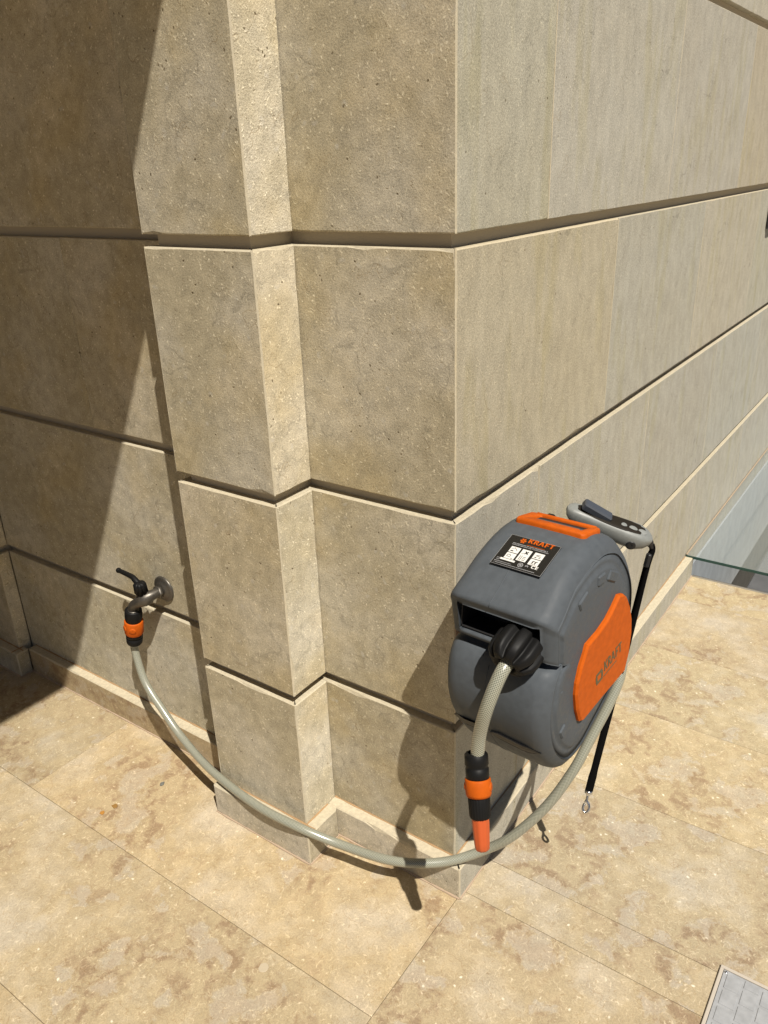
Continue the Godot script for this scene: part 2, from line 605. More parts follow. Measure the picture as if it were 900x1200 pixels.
	var soft := Image.create(256, 256, false, Image.FORMAT_RGB8)
	soft.fill(Color(1, 1, 1))
	for y in 256:
		for x in 256:
			var q := nim.get_pixel(x, y).r
			soft.set_pixel(x, y, Color.from_hsv(0.09, 0.0, clampf(0.90 + 0.12 * q, 0.0, 1.0)))
	var mott := ImageTexture.create_from_image(soft)
	nim.adjust_bcs(1.0, 0.45, 1.0)
	nim.adjust_bcs(1.6, 1.0, 1.0)
	var rgh2 := ImageTexture.create_from_image(nim)
	for e in [["plastic", 6.0], ["bronze", 25.0], ["plaster", 1.2], ["concrete", 1.5], ["cover", 5.0], ["orange", 6.0], ["leash_grey", 12.0], ["cut", 9.0]]:
		var mm: StandardMaterial3D = M[e[0]]
		mm.albedo_texture = mott
		mm.uv1_triplanar = true
		mm.uv1_scale = Vector3.ONE * e[1]
		mm.albedo_color = (mm.albedo_color.srgb_to_linear() * 1.06).linear_to_srgb()
		if e[0] == "plastic" or e[0] == "bronze":
			mm.roughness_texture = rgh2
			mm.roughness_texture_channel = BaseMaterial3D.TEXTURE_CHANNEL_RED
			mm.roughness = minf(1.0, mm.roughness * 1.2)
	# --- braided hose: clear skin over a lattice of threads
	var hs := 64
	var im := Image.create(hs, hs, false, Image.FORMAT_RGB8)
	for y in hs:
		for x in hs:
			var d1 := absf(fposmod((x + y) / 8.0, 1.0) - 0.5)
			var d2 := absf(fposmod((x - y) / 8.0, 1.0) - 0.5)
			var t := clampf(1.0 - minf(d1, d2) / 0.20, 0.0, 1.0)
			im.set_pixel(x, y, Color(0.35, 0.36, 0.31).lerp(Color(0.78, 0.78, 0.71), t))
	var hm := StandardMaterial3D.new()
	hm.albedo_texture = ImageTexture.create_from_image(im)
	hm.uv1_scale = Vector3(2.0, 28.0, 1.0)
	hm.roughness = 0.35
	hm.clearcoat_enabled = true
	hm.clearcoat = 0.6
	hm.clearcoat_roughness = 0.15
	M.hose = hm


# ---------------------------------------------------------------- setting
func build_ground() -> void:
	var st := begin()
	quad(st, Vector3(-400, -3.2, -400), Vector3(400, -3.2, -400), Vector3(400, -3.2, 400), Vector3(-400, -3.2, 400), Vector3.UP)
	st.generate_normals()
	obj("ground", st, M.terrain).set_meta("kind", "structure")


func tint(spread := 0.06, warm := 0.0) -> Color:
	var k := 1.0 + rng.randf_range(-spread, spread)
	var w := rng.randf_range(-0.018, 0.018) + warm
	return Color(k * (1.0 + w), k, k * (1.0 - 1.4 * w))


func floor_tile(parent: Node3D, x0: float, x1: float, z0: float, z1: float, t: Color) -> void:
	var j := 0.0006
	obj("floor_tile", slab(Vector3(x0 + j, 0.0, z1 - j), Vector3.RIGHT, Vector3.FORWARD, x1 - x0 - 2 * j, z1 - z0 - 2 * j, 0.03, M.floor, M.floor, 0, 0, 0.0007, t, 0.6), null, parent)


func build_terrace() -> void:
	var f := Node3D.new()
	f.name = "terrace_floor"
	add_child(f)
	f.set_meta("kind", "structure")
	# mortar under the tiles, with the terrace slab
	var st := begin()
	box_at(st, Vector3(-8, -0.30, -1.822), Vector3(9, -0.004, 9), 0.001)
	st.generate_normals()
	obj("mortar_bed", st, M.grout, f)
	# left of the joint that starts at the wall corner
	var xj := 0.024
	var zs := [-0.010, 0.367, 0.744, 1.121, 1.498, 1.875, 2.252, 2.629]
	for r in zs.size() - 1:
		var x: float = xj
		var first := true
		while x > -3.2:
			var len := 1.174
			if first and r != 0:
				len = [1.174, 1.72, 1.3, 0.80, 1.0, 0.55, 0.9][r]
			floor_tile(f, x - len, x, zs[r], zs[r + 1], tint(0.07))
			x -= len
			first = false
	# right of it: along the long wall, and the strip level with the corner
	var zr := [-1.816, -1.612, -1.235, -0.862, -0.487, -0.110, 0.004, 0.381, 0.758, 1.135, 1.512, 1.889, 2.266, 2.643]
	var lens := [1.2, 0.9, 1.2, 0.75, 1.2, 1.2, 1.2, 0.85, 1.2, 0.7, 1.2, 0.95, 1.2]
	for r in zr.size() - 1:
		var x: float = xj if r >= 6 else 0.0
		var first := true
		while x < 3.4:
			var len: float = lens[r] if first else 1.2
			floor_tile(f, x, x + len, zr[r], zr[r + 1], tint(0.06) * Color(1.05, 1.07, 1.12))
			x += len
			first = false
	st = begin()
	box_at(st, Vector3(0.031, -0.03, -1.830), Vector3(3.4, 0.001, -1.8165), 0.001)
	st.generate_normals()
	obj("edge_trim", st, M.trim, f)
	st = begin()
	var ring := PackedVector2Array()
	for i in 11:
		var a := TAU * i / 11.0
		ring.append(Vector2(cos(a) * 0.011 * rng.randf_range(0.85, 1.1), sin(a) * 0.012 * rng.randf_range(0.85, 1.1)))
	plate(st, ring, Vector3(-0.229, 0.0, 0.408), Vector3.RIGHT, Vector3.FORWARD, 0.0012, 0.0006)
	st.generate_normals()
	obj("fossil_shell", st, plain(lin(0.42, 0.355, 0.25), 0.6), f)


func build_walls() -> void:
	var b := thing("stone_clad_building", "beige limestone building corner clad in grooved stone courses behind the hose reel", "building")
	var bottoms := [0.004]
	for i in 5:
		bottoms.append(COURSE_TOPS[i] + GROOVE)
	var th := 0.022
	var X := Vector3.RIGHT
	var Y := Vector3.UP
	# the mass of the building behind the slabs
	var st := begin()
	box_at(st, Vector3(-3.6, -0.28, -6.5), Vector3(-th + 0.0015, 2.84, -th + 0.0015), 0.001)
	box_at(st, Vector3(PILASTER_X0 + th, -0.28, -th), Vector3(PILASTER_X1 - th, 2.839, PILASTER_Z - th + 0.0015), 0.001)
	box_at(st, Vector3(-3.59, -0.28, -th), Vector3(-1.69 - th, 2.839, 0.045 - th + 0.0015), 0.001)
	st.generate_normals()
	obj("wall_core", st, M.core, b)
	var joints_t := [[], [], [-1.095], [-0.786], [], [-1.2]]
	var joints_r := [0.31, 0.37, 0.75, 0.355, 0.70, 0.40]
	for c in COURSE_TOPS.size():
		var y0: float = bottoms[c]
		var h: float = COURSE_TOPS[c] - y0
		# tap wall
		var xs := [-1.69]
		xs.append_array(joints_t[c])
		xs.append(PILASTER_X0 + th)
		for k in xs.size() - 1:
			obj("stone_slab", slab(Vector3(xs[k] + 0.0008, y0, 0), X, Y, xs[k + 1] - xs[k] - 0.0016, h, th, M.warm, M.cut, 0, 0, 0.0018, tint(0.05)), null, b)
		# pilaster: left side, front, right side
		obj("stone_slab", slab(Vector3(PILASTER_X0, y0, 0.0), Vector3.BACK, Y, PILASTER_Z, h, th, M.warm, M.cut, 0, 1, 0.002, tint(0.04)), null, b)
		obj("stone_slab", slab(Vector3(PILASTER_X0, y0, PILASTER_Z), X, Y, PILASTER_X1 - PILASTER_X0, h, th, M.warm, M.cut, 1, 1, 0.0026, tint(0.08)), null, b)
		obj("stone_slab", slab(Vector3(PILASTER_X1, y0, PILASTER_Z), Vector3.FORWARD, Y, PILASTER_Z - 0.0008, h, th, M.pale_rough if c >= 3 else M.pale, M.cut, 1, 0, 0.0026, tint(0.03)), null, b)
		# between pilaster and corner
		obj("stone_slab", slab(Vector3(PILASTER_X1 - th, y0, 0), X, Y, -PILASTER_X1 + th, h, th, M.warm, M.cut, 0, 1, 0.0024, tint(0.07)), null, b)
		# the long side wall
		var z := 0.0
		var first := true
		while z > -5.8:
			var w: float = joints_r[c] if first else 0.75
			var t := tint(0.06)
			if c == 2:
				t = Color(1.02, 0.965, 0.85) if first else [Color(1.0, 1.0, 0.96), Color(0.96, 0.965, 0.96), Color(1.03, 1.0, 0.95)][int((-z + 0.1) / 0.75) % 3]
			elif c == 3:
				t = Color(1.02, 0.96, 0.88) if z < -1.7 else [Color(0.98, 0.98, 0.94), Color(1.02, 1.02, 1.03), Color(1.0, 0.99, 1.0)][int((-z + 0.4) / 0.75) % 3]
			obj("stone_slab", slab(Vector3(0, y0, z), Vector3.FORWARD, Y, w - 0.001, h, th, M.grey, M.cut, 1.0 if first else 0.001, 0.001, 0.0024 if first else 0.0009, t), null, b)
			z -= w
			first = false
		# the next pilaster, at the left edge
		obj("stone_slab", slab(Vector3(-1.69, y0, 0.045), Vector3.FORWARD, Y, 0.0445, h, th, M.pale, M.cut, 1, 0, 0.002, tint(0.03)), null, b)  # lighter side face: bounced light put into its colour
		obj("stone_slab", slab(Vector3(-2.30, y0, 0.045), X, Y, 0.61, h, th, M.warm, M.cut, 0, 1, 0.002, tint(0.05)), null, b)
	# skirting
	var q := 0.030
	var skirts := [
		[Vector3(-1.69 + q, 0.001, q), X, -PILASTER_X0 * -1.0 + 1.69 - q, 0.0, 0.0, M.floor],
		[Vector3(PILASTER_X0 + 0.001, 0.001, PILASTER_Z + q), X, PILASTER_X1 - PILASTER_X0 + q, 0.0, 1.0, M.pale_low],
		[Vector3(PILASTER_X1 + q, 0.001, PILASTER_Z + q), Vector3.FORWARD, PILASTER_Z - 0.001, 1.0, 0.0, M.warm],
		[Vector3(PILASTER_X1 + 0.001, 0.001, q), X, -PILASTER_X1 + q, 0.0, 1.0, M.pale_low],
		[Vector3(q, 0.001, q), Vector3.FORWARD, 0.93, 1.0, 0.0, M.grey],
		[Vector3(q, 0.001, q - 0.931), Vector3.FORWARD, 0.913, 0.0, 0.0, M.grey],
		[Vector3(-1.69 + q, 0.001, 0.045 + q), Vector3.FORWARD, 0.044, 1.0, 0.0, M.warm],
		[Vector3(-2.30, 0.001, 0.045 + q), X, 0.61 + q, 0.0, 1.0, M.warm],
	]
	for s in skirts:
		obj("skirting_slab", slab(s[0], s[1], Y, s[2], BASE_TOP - 0.001, q - 0.0005, s[5], M.cut, s[3], s[4], 0.0028, tint(0.04)), null, b)
	M.filler = plain(lin(0.36, 0.27, 0.19), 0.9)
	M.filler_rust = plain(lin(0.33, 0.21, 0.105), 0.9)
	for s in skirts:
		var n: Vector3 = (s[1] as Vector3).cross(Y)
		var base: Vector3 = s[0]
		bead(b, "mortar_fillet", base + n * 0.0005, s[1], s[2], 0.0035, M.filler)
		bead(b, "ledge_joint", base - n * (q - 0.0015) + Y * (BASE_TOP - 0.0015), s[1], s[2] - 0.002, 0.003, M.filler_rust)
	# floor slab of the storey above: it juts out over the recess and shades it
	st = begin()
	box_at(st, Vector3(-4.2, 2.8405, -6.5), Vector3(0.05, 3.12, 3.4), 0.004)
	st.generate_normals()
	obj("upper_floor_slab", st, M.render, b)
	st = begin()
	box_at(st, Vector3(-3.4, -0.28, 0.08), Vector3(-2.31, 2.839, 4.2), 0.003)  # unseen wing, added to block sky light from the left
	st.generate_normals()
	obj("added_side_wing", st, M.render, b)
	# plastered wall under the terrace level
	st = begin()
	box_at(st, Vector3(-0.25, -3.2, -6.5), Vector3(0.004, -0.002, -1.835), 0.001)
	st.generate_normals()
	obj("plastered_wall", st, M.plaster, b)


# an uneven bead of mortar
func bead(parent: Node, called: String, from: Vector3, along: Vector3, len: float, r: float, mat: Material) -> void:
	var st := begin(true)
	var path := PackedVector3Array()
	var rad := []
	var n := maxi(4, int(len / 0.02))
	for i in n + 1:
		path.append(from + along * len * i / n)
		rad.append(r * rng.randf_range(0.45, 1.15))
	tube(st, path, rad, 7, false)
	st.generate_normals()
	obj(called, st, mat, parent)


func build_lower_level() -> void:
	var st := begin()
	box_at(st, Vector3(0.175, -0.55, -6.4), Vector3(1.9, -0.20, -1.98), 0.004)
	st.generate_normals()
	var o := obj("concrete_ledge", st, M.concrete)
	tag(o, "grey concrete ledge below the terrace seen through the glass sheet", "ledge")
	var g := thing("glass_sheet", "horizontal sheet of greenish glass beyond the terrace edge at right", "glass", Vector3(0.002, 0.086, -1.80))
	st = begin()
	box_at(st, Vector3(0, 0, -2.4), Vector3(1.9, 0.010, 0), 0.0008)
	st.generate_normals()
	obj("pane", st, M.glass, g)
	st = begin()
	box_at(st, Vector3(0, -0.0005, 0.0003), Vector3(1.9, 0.0105, 0.0025), 0.0004)
	st.generate_normals()
	obj("polished_edge", st, M.glass_edge, g)
	st = begin()
	box_at(st, Vector3(0.0, 0.0107, -2.4), Vector3(0.006, 0.015, 0.0), 0.001)
	st.generate_normals()
	obj("sealant_line", st, M.grout, g)
	# dark fitting on the long wall at the edge of the picture
	var w := thing("wall_lamp", "small dark box-shaped wall lamp on the long side wall at the far right", "lamp", Vector3(0.0, 1.275, -2.452))
	st = begin()
	box_at(st, Vector3(0.002, 0.0, -0.05), Vector3(0.008, 0.09, 0.05), 0.002)
	st.generate_normals()
	obj("back_plate", st, M.plastic_dark, w)
	st = begin()
	box_at(st, Vector3(0.0083, 0.004, -0.045), Vector3(0.024, 0.086, 0.045), 0.004)
	st.generate_normals()
	obj("lamp_housing", st, M.plastic, w)


# ---------------------------------------------------------------- hose reel
const REEL_AT := Vector3(0.154, 0.434, -0.110)
const REEL_TURN := Vector3(-5.83, -4.56, 0.84)
const REEL_SIZE := Vector3(0.957, 0.9105, 1.0525)          # from the drawing below to the real thing
const REEL_FOOT := Vector3(0.1797, 0.4896, -0.0310)


func rl(x: float, y: float, z: float) -> Vector3:
	return Vector3(x, y - REEL_AT.y, z - REEL_AT.z)


func reel_profile() -> Array:
	# (z, y) round the drum from the lip of the hood over the top, down the back and up the front to the hood again
	var curve := [[0.078, 0.853], [0.06, 0.868], [0.02, 0.895], [-0.03, 0.921], [-0.08, 0.934], [-0.13, 0.930], [-0.18, 0.915], [-0.225, 0.886], [-0.27, 0.848], [-0.305, 0.802], [-0.322, 0.745], [-0.327, 0.66], [-0.32, 0.59], [-0.295, 0.580], [-0.258, 0.546], [-0.20, 0.514], [-0.14, 0.484], [-0.08, 0.456], [-0.025, 0.452], [0.02, 0.485], [0.055, 0.53], [0.078, 0.58], [0.088, 0.63], [0.085, 0.68], [0.075, 0.708]]
	for c in curve:
		if c[0] < -0.08: c[0] = -0.08 + (c[0] + 0.08) * 0.74
		if c[0] > 0.05 and c[1] > 0.8: c[1] -= 0.010
		if c[1] < 0.56 : c[1] -= (0.56 - c[1]) * 0.06
	var out := [Vector2(0.091, 0.822), Vector2(0.093, 0.827), Vector2(0.090, 0.833)]
	for i in curve.size() - 1:
		var g := func(k): return Vector2(curve[clampi(k, 0, curve.size() - 1)][0], curve[clampi(k, 0, curve.size() - 1)][1])
		for t in 4:
			out.append(g.call(i).cubic_interpolate(g.call(i + 1), g.call(i - 1), g.call(i + 2), t / 4.0))
	out.append_array([Vector2(0.075, 0.708), Vector2(0.069, 0.716), Vector2(0.063, 0.720), Vector2(0.052, 0.722), Vector2(0.052, 0.733), Vector2(0.060, 0.735), Vector2(0.0695, 0.7365), Vector2(0.0735, 0.7415), Vector2(0.0752, 0.750), Vector2(0.0755, 0.752), Vector2(0.076, 0.754), Vector2(0.0865, 0.807), Vector2(0.0868, 0.809), Vector2(0.0880, 0.813)])
	return out


func build_reel() -> void:
	var reel := thing("hose_reel", "grey and orange wall-mounted garden hose reel at the stone corner", "hose reel", REEL_FOOT)
	reel.scale = REEL_SIZE
	reel.rotation_degrees = REEL_TURN
	var prof := reel_profile()
	var mid := Vector2(-0.085, 0.675)
	var cross := [[-0.1065, 0.0], [-0.1065, 0.62], [-0.1065, 0.74], [-0.105, 0.757], [-0.1015, 0.775], [-0.1010, 0.80], [-0.1015, 0.857], [-0.1042, 0.868], [-0.1036, 0.880], [-0.1000, 0.905], [-0.0945, 0.945], [-0.0865, 0.974], [-0.080, 0.985], [-0.078, 0.988], [-0.068, 0.995], [-0.045, 0.999], [-0.02, 1.0]]
	var xs := []
	for c in cross: xs.append(c)
	for k in range(cross.size() - 1, -1, -1):
		xs.append([-cross[k][0], cross[k][1]])
	var st := begin(true)
	var rows := []
	for i in prof.size():
		var row := []
		for c in xs:
			var p: Vector2 = mid + (prof[i] - mid) * c[1]
			# the front of the hood is wider than the back of the body
			var wide := 1.0
			if p.x > 0.0:
				wide = 1.0 + smoothstep(0.0, 0.08, p.x) * 0.07
			var z := p.x
			var inside: bool = absf(c[0]) < 0.079 and c[1] > 0.97
			if inside and p.y > 0.7515 and p.y < 0.8082 and prof[i].x > 0.07 and i > 60:
				z -= 0.075
			row.append(rl(c[0] * wide, p.y, z))
		rows.append(row)
	skin(st, rows, func(q: Vector3) -> Vector3: return rl(clampf(q.x, -0.06, 0.06), lerpf(mid.y, q.y + REEL_AT.y, 0.0), mid.x))
	st.index()
	st.generate_normals()
	obj("housing", st, M.plastic, reel)
	# near-black lining of the hose opening: its shade is put into the colour
	st = begin()
	box_at(st, rl(-0.0835, 0.7535, -0.02), rl(0.0835, 0.8080, 0.0155), 0.001)
	box_at(st, rl(-0.0835, 0.7525, 0.0156), rl(0.0835, 0.7560, 0.070), 0.001)
	box_at(st, rl(-0.0835, 0.8060, 0.0156), rl(0.0835, 0.8095, 0.0815), 0.001)
	for sx in [-1.0, 1.0]:
		box_at(st, rl(sx * 0.0838 - 0.0012, 0.7561, 0.0156), rl(sx * 0.0838 + 0.0012, 0.8059, 0.071), 0.001)
	st.generate_normals()
	obj("opening_shade_lining", st, M.plastic_dark, reel)
	# vents low on the front
	for v in [[-0.094, -0.028], [-0.008, 0.088]]:
		st = begin(true)
		var r2 := []
		for k in 11:
			var x := lerpf(v[0], v[1], k / 10.0) * 1.05
			var y := 0.545 - 0.010 * (absf(x) / 0.1) + (0.004 if v[0] < -0.05 else 0.0)
			var half := 0.0085 * minf(1.0, 1.6 * sin(PI * k / 10.0) + 0.15)
			var back := 0.010 * smoothstep(0.06, 0.1, absf(x))
			var rr := []
			for e in [[-1.0, -0.012], [-1.03, 0.0045], [-0.5, 0.0052], [0.0, 0.0054], [0.5, 0.0052], [1.03, 0.0045], [1.0, -0.012]]:
				rr.append(rl(x, y + e[0] * half, profile_z(prof, y + e[0] * half) + e[1] - back))
			r2.append(rr)
		skin(st, r2, func(q: Vector3) -> Vector3: return q - Vector3(0, 0, 0.05), false)
		st.generate_normals()
		obj("vent_slot", st, M.plastic_dark, reel)
	# mould seam down the middle of the front
	for part in [[1, 12], [76, 98]]:
		st = begin(true)
		var seam := PackedVector3Array()
		for i in range(part[0], part[1]):
			seam.append(rl(-0.012, prof[i].y, prof[i].x))
		tube(st, seam, 0.0009, 6)
		st.generate_normals()
		obj("mould_seam", st, M.plastic, reel)
	# orange carrying handle let into the top
	var handle := PackedVector3Array()
	st = begin(true)
	var outer := [[-0.074, -0.066], [0.074, -0.066], [0.074, -0.132], [-0.074, -0.132]]
	var hole := [[-0.050, -0.087], [0.056, -0.087], [0.056, -0.121], [-0.050, -0.121]]
	ring_frame(st, outer, hole, prof)
	st.generate_normals()
	obj("carrying_handle", st, M.orange, reel)
	st = begin()
	box_at(st, rl(-0.049, 0.895, -0.120), rl(0.055, 0.9315, -0.0885), 0.0005)
	st.generate_normals()
	obj("handle_well", st, M.plastic_dark, reel)
	# orange plate on the side, with lettering
	var pl := [[-0.152, 0.795], [-0.172, 0.790], [-0.190, 0.776], [-0.208, 0.75], [-0.224, 0.715], [-0.232, 0.68], [-0.232, 0.629], [-0.222, 0.588], [-0.130, 0.572], [-0.056, 0.556], [-0.045, 0.560], [-0.028, 0.595], [-0.017, 0.634], [-0.016, 0.66], [-0.024, 0.69], [-0.042, 0.733], [-0.082, 0.743], [-0.112, 0.757], [-0.134, 0.776]]
	var outline := PackedVector2Array()
	for p in pl: outline.append(Vector2(-p[0], p[1]))
	st = begin()
	plate(st, outline, rl(0.1066, 0.0, 0.0) , Vector3(0, 0, -1), Vector3(0, 1, 0), 0.009, 0.004)
	st.generate_normals()
	var side := obj("side_plate", st, M.orange, reel)
	var dir := Vector3(0, 0.243, -0.970).normalized()
	var upv := Vector3.RIGHT.cross(dir).normalized()
	letter("KRAFT", 0.026, rl(0.1158, 0.628, -0.121), dir, Vector3.RIGHT, M.print_olive, side, "lettering", 0.70)
	# emblem: a square ring on its corner, and a rule under the word
	st = begin()
	var e0 := rl(0.1158, 0.634, -0.102)
	for k in 4:
		var a := PI / 2.0 * k
		var c0: Vector3 = e0 + (dir * cos(a) + upv * sin(a)) * 0.0105
		bevel_box(st, Transform3D(Basis((dir * -sin(a) + upv * cos(a)), (dir * cos(a) + upv * sin(a)), Vector3.RIGHT), c0), Vector3(0.024 if k % 2 else 0.015, 0.0065, 0.0008), 0.0001)
	st.generate_normals()
	obj("emblem", st, M.print_olive, side)
	st = begin()
	bevel_box(st, Transform3D(Basis(dir, upv, Vector3.RIGHT), rl(0.1158, 0.632, -0.146)), Vector3(0.052, 0.0022, 0.0008), 0.0001)
	st.generate_normals()
	obj("rule", st, M.print_olive, side)
	# raised ribs on the side ring
	for a in [[12, 0.69, 0.034], [19, 0.69, 0.026], [26, 0.69, 0.040], [82, 0.69, 0.026], [92, 0.70, 0.030]]:
		var edge: Vector2 = prof[a[0]]
		var along: Vector2 = (prof[a[0] + 1] - prof[a[0] - 1]).normalized()
		var at2: Vector2 = mid + (edge - mid) * a[1]
		st = begin()
		var d2 := Vector3(0, along.y, along.x)
		bevel_box(st, Transform3D(Basis(d2, Vector3.RIGHT.cross(d2), Vector3.RIGHT), rl(0.1065, at2.y, at2.x)), Vector3(a[2], 0.022, 0.007), 0.0028)
		st.generate_normals()
		obj("side_rib", st, M.plastic, reel)
	# a matching plate on the other side
	st = begin()
	var mirrored := PackedVector2Array()
	for p in pl: mirrored.append(Vector2(p[0], p[1]))
	plate(st, mirrored, rl(-0.1066, 0.0, 0.0), Vector3(0, 0, 1), Vector3(0, 1, 0), 0.006, 0.003)
	st.generate_normals()
	obj("side_plate", st, M.orange, reel)
	build_sticker(reel)
	# hose stop: a ribbed black ball under the hood
	st = begin(true)
	var bc := rl(0.045, 0.755, 0.082)
	var rings := [[-0.045, 0.0005, 0.0], [-0.044, 0.028, 0.3], [-0.034, 0.041, 1.0], [-0.012, 0.047, 1.0], [0.012, 0.047, 1.0], [0.024, 0.044, 1.0], [0.035, 0.035, 0.8], [0.0385, 0.028, 0.2], [0.0385, 0.020, 0.0], [0.030, 0.0165, 0.0], [0.010, 0.0005, 0.0]]
	lathe(st, bc, Vector3(-0.02, -0.50, 0.86), rings, 96, 8, 0.012)
	st.generate_normals()
	obj("hose_stop", st, M.black, reel)
	# wall bracket with its pivot
	st = begin()
	box_at(st, Vector3(-0.105, 0.10, -0.215), Vector3(-0.03, 0.33, -0.165), 0.006)
	box_at(st, Vector3(-0.128, 0.06, -0.23), Vector3(-0.106, 0.36, -0.12), 0.006)
	bevel_box(st, Transform3D(Basis(), Vector3(-0.098, 0.398, -0.133)), Vector3(0.020, 0.115, 0.022), 0.004)
	st.generate_normals()
	var br := obj("wall_bracket", st, M.black, reel)
	br.rotation_degrees.y = 0.0


func profile_z(prof: Array, y: float) -> float:
	# front of the drum at height y
	for i in range(prof.size() - 1):
		var a: Vector2 = prof[i]
		var b: Vector2 = prof[i + 1]
		if i > 40 and a.x > -0.05 and (a.y - y) * (b.y - y) <= 0.0 and b.y > a.y:
			return lerpf(a.x, b.x, (y - a.y) / maxf(b.y - a.y, 1e-5))
	return 0.06


func profile_y(prof: Array, z: float) -> float:
	# top of the drum at depth z
	for i in range(2, 40):
		var a: Vector2 = prof[i]
		var b: Vector2 = prof[i + 1]
		if (a.x - z) * (b.x - z) <= 0.0 and a.x > b.x:
			return lerpf(a.y, b.y, (z - a.x) / minf(b.x - a.x, -1e-5))
	return 0.93


func rounded(rect: Array, r: float, per := 5) -> PackedVector2Array:
	var c := Vector2((rect[0][0] + rect[2][0]) * 0.5, (rect[0][1] + rect[2][1]) * 0.5)
	var h := Vector2(absf(rect[0][0] - rect[2][0]) * 0.5, absf(rect[0][1] - rect[2][1]) * 0.5)
	var out := PackedVector2Array()
	for k in 4:
		var s: Vector2 = [Vector2(1, 1), Vector2(-1, 1), Vector2(-1, -1), Vector2(1, -1)][k]
		for i in per + 1:
			var a := PI / 2.0 * (k + float(i) / per)
			out.append(c + s * (h - Vector2(r, r)) + Vector2(cos(a), sin(a)) * r)
	return out


func ring_frame(st: SurfaceTool, outer: Array, hole: Array, prof: Array) -> void:
	var o := rounded(outer, 0.010)
	var i0 := rounded(hole, 0.006)
	var n := o.size()
	var rows := []
	for k in n:
		var row := []
		var mid_y := func(q: Vector2) -> float: return profile_y(prof, q.y) - (0.004 if absf(q.x) > 0.066 else 0.0)
		var d := (i0[k] - o[k])
		for e in [[0.0, -0.010], [0.0, 0.004], [0.06, 0.0075], [0.14, 0.009], [0.80, 0.009], [0.94, 0.0075], [1.0, 0.004], [1.0, -0.03]]:
			var q: Vector2 = o[k] + d * e[0]
			row.append(rl(q.x, mid_y.call(o[k]) * 0.5 + mid_y.call(i0[k]) * 0.5 + e[1], q.y))
		rows.append(row)
	for k in n:
		var a: Array = rows[k]
		var b: Array = rows[(k + 1) % n]
		for e in 7:
			var t := (float(e) + 0.5) / 7.0
			var c2 := (o[k] + o[(k + 1) % n]) * 0.5
			var i2 := (i0[k] + i0[(k + 1) % n]) * 0.5
			var dd := i2 - c2
			var outv := Vector3(-dd.x, 0.0, -dd.y).normalized() * (1.0 if e < 3 else (0.0 if e == 3 else -1.0))
			if e > 0 and e < 6:
				outv += Vector3.UP * 1.5
			quad(st, a[e], a[e + 1], b[e + 1], b[e], outv)


func letter(text: String, size: float, at: Vector3, along: Vector3, out: Vector3, mat: Material, parent: Node, called: String, squeeze := 1.0) -> MeshInstance3D:
	var tm := TextMesh.new()
	var sf := SystemFont.new()
	sf.font_names = PackedStringArray(["Droid Sans"])
	sf.font_weight = 700
	tm.font = sf
	tm.text = text
	tm.font_size = 32
	tm.pixel_size = size / 24.0
	tm.depth = 0.0008
	tm.horizontal_alignment = HORIZONTAL_ALIGNMENT_LEFT
	tm.vertical_alignment = VERTICAL_ALIGNMENT_BOTTOM
	var o := obj(called, tm, mat, parent)
	var x := along.normalized()
	var z := out.normalized()
	var y := z.cross(x).normalized()
	o.transform = Transform3D(Basis(x * squeeze, y, z), at)
	return o


